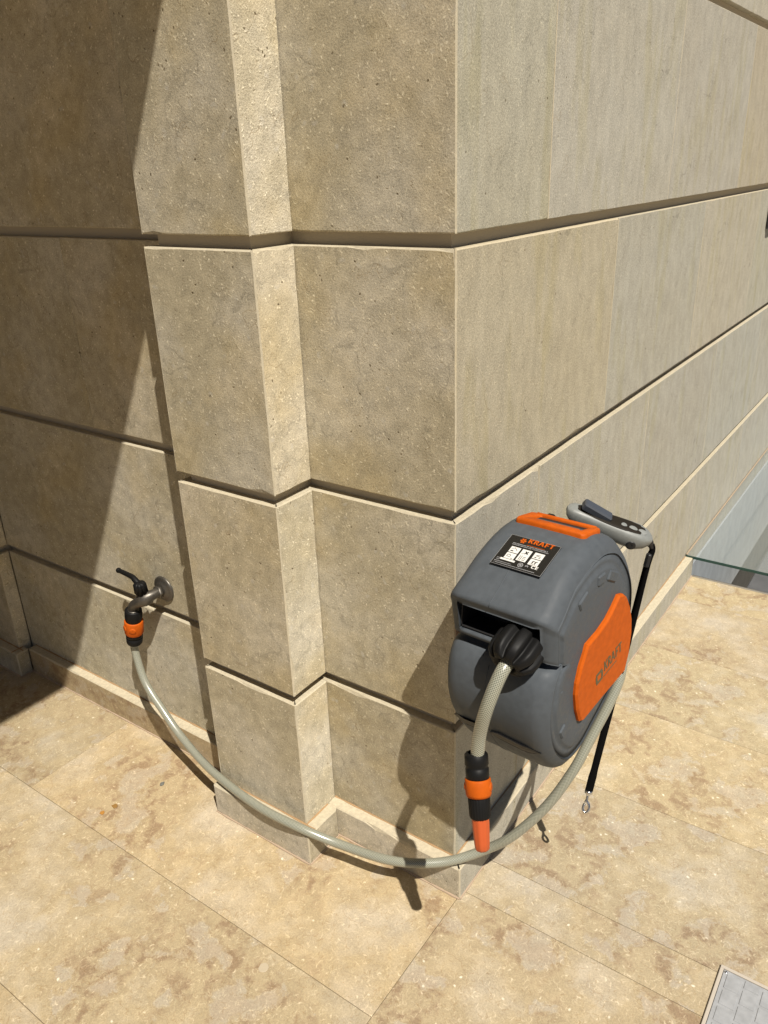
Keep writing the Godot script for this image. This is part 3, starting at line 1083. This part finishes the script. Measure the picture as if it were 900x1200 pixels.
func build_sticker(reel: Node3D) -> void:
	# black information plate on the slope of the hood
	var u := Vector3.RIGHT
	var v := Vector3(0, 0.482, -0.876).normalized()
	var n := u.cross(v).normalized()
	var c := rl(0.0, 0.9015, 0.005) + n * 0.0022
	var st := begin()
	bevel_box(st, Transform3D(Basis(u, v, n), c), Vector3(0.103, 0.0765, 0.0016), 0.0004)
	st.generate_normals()
	var s := obj("information_sticker", st, M.sticker, reel)
	var at := func(x: float, y: float, h := 0.0010) -> Vector3: return c + u * x + v * y + n * h
	st = begin()
	for e in [[0.0, 0.0374, 0.1022, 0.0006], [0.0, -0.0374, 0.1022, 0.0006]]:
		bevel_box(st, Transform3D(Basis(u, v, n), at.call(e[0], e[1], 0.0008)), Vector3(e[2], e[3], 0.0004), 0.0001)
	for e in [-0.0508, 0.0508]:
		bevel_box(st, Transform3D(Basis(u, v, n), at.call(e, 0.0, 0.0008)), Vector3(0.0006, 0.0748, 0.0004), 0.0001)
	st.generate_normals()
	obj("border", st, M.print_grey, s)
	letter("KRAFT", 0.0105, at.call(-0.013, 0.0235), u, n, M.orange, s, "lettering", 1.25)
	st = begin()
	for k in 3:                      # emblem beside the word
		var a := PI / 3.0 * k
		bevel_box(st, Transform3D(Basis(u * cos(a) + v * sin(a), v * cos(a) - u * sin(a), n), at.call(-0.0215, 0.0285)), Vector3(0.012, 0.003, 0.0006), 0.0001)
	bevel_box(st, Transform3D(Basis(u, v, n), at.call(0.008, 0.0215)), Vector3(0.036, 0.0008, 0.0006), 0.0001)
	st.generate_normals()
	obj("emblem", st, M.orange, s)
	# two lines of fine print: blocks the size of words
	st = begin()
	for line in [[0.0188, -0.037, 0.034, 0.0022], [0.0155, -0.037, 0.036, 0.0018]]:
		var x: float = line[1]
		while x < line[2]:
			var w := rng.randf_range(0.0010, 0.0019)
			bevel_box(st, Transform3D(Basis(u, v, n), at.call(x + w * 0.5, line[0])), Vector3(w, line[3] * rng.randf_range(0.75, 1.0), 0.0005), 0.0001)
			x += w + (0.0006 if rng.randf() < 0.85 else 0.0018)
	for line in [[-0.0258, -0.046, -0.040], [-0.0222, -0.046, -0.0405], [-0.0335, -0.046, 0.036], [-0.0298, -0.047, -0.012]]:
		var x: float = line[1]
		while x < line[2]:
			var w := rng.randf_range(0.0008, 0.0014)
			bevel_box(st, Transform3D(Basis(u, v, n), at.call(x + w * 0.5, line[0])), Vector3(w, 0.0015, 0.0005), 0.0001)
			x += w + (0.0006 if rng.randf() < 0.85 else 0.0016)
	st.generate_normals()
	obj("small_print", st, M.print_grey, s)
	# six pictogram squares in three columns
	for col in 3:
		for row in 2:
			var cx: float = [-0.0245, -0.001, 0.0245][col]
			var cy: float = 0.0035 - row * 0.0158 + [0.0, 0.002, 0.0][col] * row
			st = begin()
			bevel_box(st, Transform3D(Basis(u, v, n), at.call(cx, cy)), Vector3(0.0195, 0.0142, 0.0005), 0.0001)
			st.generate_normals()
			var pic := obj("pictogram", st, M.print_white, s)
			st = begin()
			var k := col * 2 + row
			var marks := []
			if k == 0: marks = [[-0.004, -0.0035, 0.006, 0.0022, 0.0], [0.002, 0.002, 0.010, 0.0008, -0.7], [-0.004, 0.0025, 0.007, 0.0007, 0.5]]
			elif k == 1: marks = [[-0.003, 0.0025, 0.006, 0.0009, 0.0], [0.0005, 0.0, 0.0045, 0.0009, 1.57], [-0.003, -0.0022, 0.006, 0.0009, 0.0], [-0.0062, 0.0, 0.0045, 0.0009, 1.57], [0.005, -0.005, 0.004, 0.001, 0.0]]
			elif k == 2: marks = [[0.0015, 0.0, 0.009, 0.0022, 0.8], [0.0015, 0.0, 0.009, 0.0022, -0.8], [-0.005, -0.003, 0.005, 0.0007, 0.6]]
			elif k == 3: marks = [[-0.0055, 0.0, 0.011, 0.0010, 1.57], [-0.0022, 0.0, 0.011, 0.0010, 1.57], [0.0035, 0.003, 0.006, 0.0010, 0.0], [0.0035, -0.0005, 0.006, 0.0010, 0.0], [0.0035, -0.004, 0.006, 0.0010, 0.0]]
			elif k == 4: marks = [[0.0, 0.002, 0.009, 0.0009, 0.15], [0.0, -0.0005, 0.010, 0.0009, -0.1], [-0.004, -0.004, 0.004, 0.0018, 0.0], [0.004, -0.004, 0.004, 0.0010, 0.0]]
			else: marks = [[-0.0028, -0.0005, 0.006, 0.0022, 1.57], [0.0028, -0.0005, 0.006, 0.0022, 1.57], [-0.001, 0.002, 0.004, 0.0014, 0.0], [0.0045, 0.002, 0.004, 0.0014, 0.0], [0.0, -0.005, 0.012, 0.0007, 0.0]]
			for m in marks:
				var a: float = m[4]
				bevel_box(st, Transform3D(Basis(u * cos(a) + v * sin(a), v * cos(a) - u * sin(a), n), at.call(cx + m[0], cy + m[1], 0.0014)), Vector3(m[2], m[3], 0.0004), 0.0001)
			st.generate_normals()
			obj("pictogram_mark", st, M.sticker, s)
	# pale bar, round mark, and the conformity mark
	st = begin()
	bevel_box(st, Transform3D(Basis(u, v, n), at.call(-0.024, -0.0225)), Vector3(0.030, 0.0042, 0.0005), 0.0001)
	st.generate_normals()
	obj("pale_bar", st, M.print_white, s)
	st = begin()
	lathe(st, at.call(0.0045, -0.0255, 0.0006), n, [[0.0, 0.0052], [0.0004, 0.0052], [0.0004, 0.0038], [0.0, 0.0038]], 20)
	bevel_box(st, Transform3D(Basis(u, v, n), at.call(0.0045, -0.0255)), Vector3(0.0045, 0.0035, 0.0005), 0.0001)
	for k in 3:
		bevel_box(st, Transform3D(Basis(u, v, n), at.call(0.0145 + 0.0022 * k, -0.0245 + 0.001 * (k % 2))), Vector3(0.0014, 0.0032, 0.0005), 0.0001)
	st.generate_normals()
	obj("round_mark", st, M.print_grey, s)
	letter("CE", 0.0068, at.call(0.0245, -0.0285), u, n, M.print_white, s, "lettering", 1.35)


func lathe_part(called: String, a: Vector3, dir: Vector3, rings: Array, mat: Material, parent: Node, n := 32, ribs := 0, depth := 0.0) -> MeshInstance3D:
	var st := begin()
	st.set_smooth_group(0)
	# sharp shoulders: each ring that is named twice stands for a crease
	lathe(st, a, dir, rings, n, ribs, depth)
	st.generate_normals()
	return obj(called, st, mat, parent)


func build_nozzle() -> void:
	# reel hose from the stop to the spray lance that hangs from it
	var a := Vector3(0.165, 0.606, 0.209)
	var e := Vector3(0.208, 0.453, 0.260)
	var d := (e - a).normalized()
	var t := thing("spray_lance", "orange and black spray lance hanging on a short braided hose below the reel", "spray nozzle", a)
	var st := begin(true)
	tube(st, spline([Vector3(0.2035, 0.797, 0.155) - a, Vector3(0.2000, 0.781, 0.192) - a, Vector3(0.188, 0.725, 0.214) - a, Vector3(0.172, 0.655, 0.211) - a, d * 0.012], 8), 0.0120, 20)
	st.generate_normals()
	obj("hose_tail", st, M.hose, t)
	lathe_part("collar", d * -0.006, d, [[0.0, 0.0135], [0.0, 0.018], [0.003, 0.0205], [0.020, 0.021], [0.022, 0.0195], [0.026, 0.0195], [0.027, 0.0205], [0.045, 0.0205], [0.047, 0.018]], M.black, t, 36)
	lathe_part("quick_coupling", d * 0.038, d, [[0.0, 0.0185], [0.0, 0.0215], [0.003, 0.0228], [0.026, 0.0228], [0.031, 0.0215], [0.031, 0.018]], M.orange, t, 36)
	for s in [-1.0, 1.0]:
		var side := frame_of(d).x
		lathe_part("release_button", d * 0.053 + Vector3(0.3, 0.1, 0.9).cross(d).normalized() * s * 0.0185, Vector3(0.3, 0.1, 0.9).cross(d).normalized() * s, [[0.0, 0.008], [0.0045, 0.008], [0.0055, 0.006], [0.0048, 0.0005]], M.orange, t, 18)
	lathe_part("grip_ring", d * 0.069, d, [[0.0, 0.017], [0.0, 0.0188], [0.002, 0.0195], [0.034, 0.0188], [0.038, 0.0175], [0.038, 0.013]], M.black, t, 72, 24, 0.0012)
	lathe_part("lance_tip", d * 0.105, d, [[0.0, 0.0150], [0.012, 0.0155], [0.045, 0.0138], [0.056, 0.0128], [0.0595, 0.0105], [0.0595, 0.007], [0.054, 0.0065]], M.orange_tip, t, 36, 8, 0.0012)


func build_tap() -> void:
	var f := Vector3(-0.907, 0.527, 0.0)
	var t := thing("wall_tap", "weathered bronze wall tap with black lever above the supply hose", "tap", f)
	lathe_part("wall_flange", Vector3(0, 0, 0.0015), Vector3.BACK, [[0.0, 0.037], [0.003, 0.037], [0.005, 0.034], [0.0075, 0.029], [0.0075, 0.026], [0.011, 0.022], [0.013, 0.016], [0.014, 0.012]], M.bronze, t, 40)
	var st := begin(true)
	var path := spline([Vector3(0, 0, 0.01), Vector3(0.0, 0.0, 0.030), Vector3(-0.006, -0.003, 0.048), Vector3(-0.026, -0.016, 0.064), Vector3(-0.047, -0.030, 0.069), Vector3(-0.058, -0.044, 0.068), Vector3(-0.0625, -0.064, 0.067)], 6)
	var rad := []
	for i in path.size():
		var k := float(i) / (path.size() - 1)
		rad.append(0.0140 + 0.0065 * exp(-pow((k - 0.42) / 0.10, 2.0)) - 0.001 * k)
	tube(st, path, rad, 20)
	st.generate_normals()
	obj("spout", st, M.bronze, t)
	lathe_part("hex_collar", Vector3(0, 0, 0.016), Vector3(0, 0, 1), [[0.0, 0.012], [0.0, 0.0175], [0.012, 0.0175], [0.012, 0.012]], M.bronze, t, 6)
	lathe_part("valve_body", Vector3(-0.012, -0.006, 0.046), Vector3(-0.75, -0.42, 0.5), [[-0.004, 0.012], [-0.002, 0.0195], [0.020, 0.0205], [0.024, 0.016]], M.bronze, t, 8)
	lathe_part("outlet_collar", Vector3(-0.0595, -0.050, 0.0675), Vector3(-0.15, -1, -0.03), [[0.0, 0.012], [0.0, 0.0155], [0.018, 0.0155], [0.018, 0.010]], M.bronze, t, 24)
	lathe_part("valve_stem", Vector3(-0.020, -0.010, 0.058), Vector3(0.05, 1, 0.1), [[0.0, 0.013], [0.010, 0.013], [0.012, 0.009], [0.03, 0.009]], M.bronze, t, 20)
	var lev := Vector3(-0.019, 0.018, 0.061)
	var h := lathe_part("lever_hub", lev, Vector3(0.05, 1, 0.1), [[-0.006, 0.0005], [-0.006, 0.018], [0.020, 0.017], [0.025, 0.012], [0.026, 0.0005]], M.black, t, 48, 8, 0.003)
	st = begin(true)
	var tip := Vector3(-0.110, 0.050, 0.056)
	var pth := spline([lev + Vector3(0, 0.012, 0), lev + Vector3(-0.018, 0.026, 0.0), lev + Vector3(-0.035, 0.031, -0.002), tip], 6)
	var rr := []
	for i in pth.size(): rr.append(0.0092 - 0.0032 * i / (pth.size() - 1))
	tube(st, pth, rr, 14)
	st.generate_normals()
	obj("lever", st, M.black, t)
	var sp := SphereMesh.new()
	sp.radius = 0.0075
	sp.height = 0.015
	sp.radial_segments = 20
	sp.rings = 10
	obj("lever_knob", sp, M.black, t).position = tip


func build_garden_hose() -> void:
	var top := Vector3(-0.9695, 0.467, 0.0665)
	var bottom := Vector3(-0.992, 0.352, 0.0660)
	var d := (bottom - top).normalized()
	var t := thing("garden_hose", "long clear braided hose looping from the wall tap to the reel", "hose", top)
	lathe_part("tap_adapter", Vector3.ZERO - d * 0.010, d, [[0.0, 0.015], [0.0, 0.021], [0.003, 0.023], [0.026, 0.0235], [0.030, 0.022], [0.044, 0.022]], M.black, t, 40)
	lathe_part("quick_coupling", d * 0.026, d, [[0.0, 0.020], [0.0, 0.0235], [0.003, 0.0255], [0.040, 0.0255], [0.044, 0.0235], [0.044, 0.02]], M.orange, t, 40)
	var side := Vector3(0.25, 0.3, 0.92).normalized()
	for s in [-1.0, 1.0]:
		var o2 := (side - d * side.dot(d)).normalized().rotated(d, s * 0.55)
		lathe_part("release_button", d * 0.047 + o2 * 0.022, o2, [[0.0, 0.009], [0.004, 0.009], [0.0055, 0.0065], [0.0045, 0.0005]], M.orange, t, 18)
	lathe_part("hose_nut", d * 0.068, d, [[0.0, 0.020], [0.0, 0.0225], [0.012, 0.0225], [0.013, 0.0205], [0.016, 0.0205], [0.017, 0.0225], [0.034, 0.0215], [0.038, 0.019], [0.038, 0.011]], M.black, t, 40)
	var pts := [bottom + d * -0.02, Vector3(-0.9935, 0.335, 0.067), Vector3(-0.956, 0.253, 0.079), Vector3(-0.884, 0.191, 0.088), Vector3(-0.800, 0.133, 0.097), Vector3(-0.664, 0.109, 0.124), Vector3(-0.482, 0.110, 0.150), Vector3(-0.346, 0.107, 0.145), Vector3(-0.249, 0.080, 0.112), Vector3(-0.133, 0.089, 0.097), Vector3(-0.057, 0.097, 0.071), Vector3(0.006, 0.104, 0.029), Vector3(0.066, 0.132, -0.015), Vector3(0.125, 0.190, -0.034), Vector3(0.186, 0.280, -0.068), Vector3(0.226, 0.370, -0.104), Vector3(0.243, 0.430, -0.138), Vector3(0.262, 0.505, -0.190), Vector3(0.268, 0.555, -0.226), Vector3(0.258, 0.590, -0.250), Vector3(0.225, 0.605, -0.262)]
	for i in pts.size(): pts[i] -= top
	var st := begin(true)
	tube(st, spline(pts, 10), 0.0106, 20)
	st.generate_normals()
	obj("hose_tube", st, M.hose, t)


# ---------------------------------------------------------------- dog leash on the reel
const LEASH_AT := Vector3(0.1466, 0.9246, -0.1879)
const LEASH_SIZE := 0.917


func build_leash() -> void:
	var a := Vector3(0.097, 0.868, -0.312)
	var b := Vector3(0.255, 0.803, -0.388)
	var e1 := (b - a).normalized()
	var eye := (Vector3(0.69, 1.55, 1.18) - a).normalized()
	var e3 := (eye - e1 * eye.dot(e1)).normalized()
	var e2 := e3.cross(e1).normalized()
	if e2.y < 0: e2 = -e2
	var L := a.distance_to(b)
	# the flat top of the casing leans towards the front
	var lean := deg_to_rad(36.0)
	var flat_up := e2 * cos(lean) + e3 * sin(lean)
	e3 = e3 * cos(lean) - e2 * sin(lean)
	e2 = flat_up
	var t := thing("retractable_leash", "grey retractable dog leash wedged behind the reel with black strap hanging down", "dog leash", LEASH_AT)
	t.scale = Vector3.ONE * LEASH_SIZE
	# body: rings of (share of the length, lower edge, upper edge, half thickness)
	var secs := [[-0.02, -0.0054, 0.002, 0.0042], [0.0, -0.0135, 0.006, 0.0127], [0.05, -0.0216, 0.01, 0.0191], [0.15, -0.0257, 0.012, 0.0223], [0.3, -0.0284, 0.012, 0.0233], [0.5, -0.0297, 0.012, 0.0254], [0.7, -0.0311, 0.013, 0.0286], [0.85, -0.0297, 0.013, 0.0286], [0.94, -0.023, 0.01, 0.0223], [1.0, -0.0135, 0.004, 0.0127], [1.02, -0.0054, -0.001, 0.0042]]
	var st := begin(true)
	var rows := []
	for s in secs:
		var row := []
		var c: float = (s[1] + s[2]) * 0.5
		var h: float = (s[2] - s[1]) * 0.5
		for k in 25:
			var g := TAU * k / 24.0
			var cu := signf(cos(g)) * pow(absf(cos(g)), 0.6)
			var su := signf(sin(g)) * pow(absf(sin(g)), 0.6)
			row.append(e1 * L * s[0] + e2 * (c + h * su) + e3 * s[3] * cu)
		rows.append(row)
	skin(st, rows, func(q: Vector3) -> Vector3: return e1 * clampf(q.dot(e1), 0.01, L - 0.01) - e2 * 0.004, false)
	st.generate_normals()
	obj("casing", st, M.leash_grey, t)
	# dark inlay along the top, turned a little to the front
	var on_casing := func(share: float, g: float, lift: float) -> Vector3:
		for i in secs.size() - 1:
			if secs[i][0] <= share and share <= secs[i + 1][0]:
				var f: float = (share - secs[i][0]) / (secs[i + 1][0] - secs[i][0])
				var lo := lerpf(secs[i][1], secs[i + 1][1], f)
				var hi := lerpf(secs[i][2], secs[i + 1][2], f)
				var th := lerpf(secs[i][3], secs[i + 1][3], f)
				var cu := signf(cos(g)) * pow(absf(cos(g)), 0.6)
				var su := signf(sin(g)) * pow(absf(sin(g)), 0.6)
				var q := e2 * ((hi - lo) * 0.5 * su) + e3 * th * cu
				return e1 * L * share + e2 * (lo + hi) * 0.5 + q + q.normalized() * lift
		return Vector3.ZERO
	st = begin(true)
	rows = []
	for k in 17:
		var share := lerpf(0.04, 0.95, k / 16.0)
		var open := sqrt(maxf(0.0, sin(PI * k / 16.0)))
		var row := []
		for j in 11:
			var q := lerpf(-1.0, 1.0, j / 10.0)
			row.append(on_casing.call(share, PI / 2.0 + q * 0.72 * open, 0.0012 * (1.0 - q ** 6) * open - 0.0004))
		rows.append(row)
	skin(st, rows, func(q: Vector3) -> Vector3: return e1 * clampf(q.dot(e1), 0.01, L - 0.01) - e2 * 0.006, false)
	st.generate_normals()
	var inlay := obj("grip_inlay", st, M.leash_dark, t)
	for k in 3:
		st = begin(true)
		var share: float = [0.64, 0.75, 0.865][k]
		var p: Vector3 = on_casing.call(share, 1.50, 0.0006)
		var ax: Vector3 = (on_casing.call(share, 1.50, 0.01) - p).normalized()
		rows = []
		for i in 7:
			var g := PI / 2.0 * i / 6.0
			var row := []
			for j in 17:
				var w := TAU * j / 16.0
				row.append(p + ax * 0.0009 * sin(g) + e1 * 0.0095 * [0.7, 1.0, 1.1][k] * cos(g) * cos(w) + ax.cross(e1).normalized() * 0.0062 * cos(g) * sin(w))
			rows.append(row)
		skin(st, rows, func(q: Vector3) -> Vector3: return p - ax * 0.004, false)
		st.generate_normals()
		obj("grip_dot", st, M.leash_grey, inlay)
	# brake button: a tilted dark block
	st = begin()
	var bn: Vector3 = (on_casing.call(0.30, 1.57, 0.01) - on_casing.call(0.30, 1.57, 0.0)).normalized()
	var bx := (e1 - bn * 0.20).normalized()
	bn = (bn - bx * bn.dot(bx)).normalized()
	bevel_box(st, Transform3D(Basis(bx, bn, bx.cross(bn)), on_casing.call(0.30, 1.57, 0.006)), Vector3(0.068, 0.018, 0.024), 0.003)
	st.generate_normals()
	obj("brake_button", st, M.button, t)
	# round hole in the flank
	var hp: Vector3 = on_casing.call(0.79, -0.12, 0.0)
	lathe_part("cord_port", hp, e3, [[-0.004, 0.0105], [0.0012, 0.0105], [0.0018, 0.0092], [0.0002, 0.0005]], M.plastic_dark, t, 24)
	# strap
	var top := e1 * L * 1.01 - e2 * 0.006
	var hang := func(x: float, y: float, z: float) -> Vector3: return (Vector3(x, y, z) - LEASH_AT) / LEASH_SIZE
	var clip: Vector3 = hang.call(0.238, 0.262, -0.180)
	lathe_part("cord_guard", top - e1 * 0.006, (e1 - e2 * 0.9).normalized(), [[0.0, 0.009], [0.010, 0.0085], [0.016, 0.0065], [0.022, 0.0065]], M.plastic_dark, t, 20)
	st = begin(true)
	var knot: Vector3 = hang.call(0.2901, 0.8091, -0.2548)
	var path := spline([top + e1 * 0.006 - e2 * 0.006, hang.call(0.2951, 0.8393, -0.2613), knot, hang.call(0.2800, 0.6997, -0.2399), hang.call(0.2672, 0.5629, -0.2212), hang.call(0.2513, 0.3988, -0.1987), clip], 8)
	var wid := (e1 * 0.8 + Vector3(0.5, 0, 0.3)).normalized()
	rows = []
	for i in path.size():
		var dd := (path[mini(i + 1, path.size() - 1)] - path[maxi(i - 1, 0)]).normalized()
		var ww := (wid - dd * wid.dot(dd)).normalized()
		var nn := ww.cross(dd)
		var k := float(i) / (path.size() - 1)
		var hw := 0.0082 if k > 0.3 else lerpf(0.0050, 0.0082, k / 0.3)
		ww = ww.rotated(dd, 0.5 * sin(k * 5.0))
		nn = ww.cross(dd)
		if k > 0.93: hw = 0.0094
		rows.append([path[i] - ww * hw + nn * 0.0012, path[i] + ww * hw + nn * 0.0012, path[i] + ww * hw - nn * 0.0012, path[i] - ww * hw - nn * 0.0012, path[i] - ww * hw + nn * 0.0012])
	for i in rows.size() - 1:
		for k in 4:
			var m: Vector3 = (rows[i][k] + rows[i][k + 1]) * 0.5 - path[i]
			quad(st, rows[i][k], rows[i][k + 1], rows[i + 1][k + 1], rows[i + 1][k], m)
	st.set_smooth_group(-1)
	st.generate_normals()
	obj("strap", st, M.webbing, t)
	st = begin()
	bevel_box(st, Transform3D(frame_of((knot - path[4])), knot + Vector3(0, 0.01, 0)), Vector3(0.014, 0.032, 0.010), 0.003)
	st.generate_normals()
	obj("strap_stopper", st, M.plastic_dark, t)
	# trigger snap hook
	var cd := (Vector3(0.240, 0.220, -0.161) - Vector3(0.238, 0.262, -0.180)).normalized()
	lathe_part("swivel_ring", clip - cd * 0.002 , cd, [[0.0, 0.004], [0.0, 0.0085], [0.003, 0.0095], [0.007, 0.0095], [0.010, 0.006], [0.013, 0.0045]], M.steel, t, 20)
	st = begin(true)
	var cw := (wid - cd * wid.dot(cd)).normalized()
	var hook := []
	for p in [[0.010, 0.0], [0.024, 0.0], [0.031, 0.005], [0.040, 0.008], [0.049, 0.006], [0.053, 0.0], [0.049, -0.005], [0.041, -0.006], [0.033, -0.0045]]:
		hook.append(clip + cd * p[0] + cw * p[1])
	tube(st, spline(hook, 5), 0.0034, 12)
	st.generate_normals()
	obj("snap_hook", st, M.steel, t)
	st = begin(true)
	tube(st, spline([clip + cd * 0.014 + cw * 0.0005, clip + cd * 0.023 - cw * 0.003, clip + cd * 0.030 - cw * 0.0045], 4), 0.0017, 10)
	st.generate_normals()
	obj("trigger", st, M.steel, t)


# ---------------------------------------------------------------- access cover and small things
func build_cover() -> void:
	var o := Vector3(0.566, 0.0, -0.128)
	var t := thing("access_cover", "grey embossed plastic access cover in a pale frame set into the floor", "access cover", o)
	var sx := 0.30
	var sz := 0.30
	var st := begin()
	for e in [[Vector3(0, 0.001, 0), Vector3(sx, 0.006, 0.007)], [Vector3(0, 0.001, sz - 0.007), Vector3(sx, 0.006, sz)], [Vector3(0, 0.001, 0.0072), Vector3(0.007, 0.006, sz - 0.0072)], [Vector3(sx - 0.007, 0.001, 0.0072), Vector3(sx, 0.006, sz - 0.0072)]]:
		box_at(st, e[0], e[1], 0.001)
	st.generate_normals()
	obj("frame", st, M.cover_frame, t)
	st = begin()
	box_at(st, Vector3(0.0078, 0.0012, 0.0078), Vector3(sx - 0.0078, 0.0045, sz - 0.0078), 0.0008)
	st.generate_normals()
	var lid := obj("lid", st, M.cover, t)
	# embossed pads, in columns that step like bricks
	for c in 8:
		for r in 7:
			var x := 0.016 + c * 0.034
			var z := 0.016 + r * 0.040 - (0.020 if c % 2 else 0.0)
			var z0 := maxf(z, 0.012)
			var z1 := minf(z + 0.034, sz - 0.012)
			if z1 - z0 < 0.01:
				continue
			st = begin()
			box_at(st, Vector3(x, 0.0040, z0), Vector3(x + 0.0295, 0.0060, z1), 0.0012)
			st.generate_normals()
			obj("raised_pad", st, M.cover, lid)
	lathe_part("screw", Vector3(0.0125, 0.0044, 0.0135), Vector3.UP, [[0.0, 0.003], [0.0012, 0.003], [0.0016, 0.0022], [0.0016, 0.0003]], M.steel, t, 14)


func chip(called: String, at: Vector3, rx: float, rz: float, h: float, mat: Material, label: String, category: String) -> void:
	var st := begin()
	var ring := PackedVector2Array()
	for i in 12:
		var a := TAU * i / 12.0
		ring.append(Vector2(cos(a) * rx, sin(a) * rz) * rng.randf_range(0.75, 1.15))
	plate(st, ring, Vector3.ZERO, Vector3.RIGHT, Vector3.FORWARD, h, h * 0.6)
	st.generate_normals()
	var o := obj(called, st, mat)
	o.position = at
	tag(o, label, category)


func build_small_things() -> void:
	chip("stone_chip", Vector3(-0.847, 0.0012, 0.157), 0.006, 0.009, 0.003, plain(lin(0.13, 0.13, 0.11), 0.8), "small grey stone chip lying alone on the floor below the tap wall", "stone chip")
	chip("dry_leaf", Vector3(-0.888, 0.0012, 0.284), 0.010, 0.008, 0.0016, plain(lin(0.24, 0.13, 0.03), 0.8), "larger darker brown leaf scrap of the two on the floor tile", "leaf")
	chip("dry_leaf", Vector3(-0.896, 0.0012, 0.318), 0.007, 0.007, 0.0016, plain(lin(0.36, 0.17, 0.03), 0.8), "smaller lighter orange leaf scrap of the two on the floor tile", "leaf")
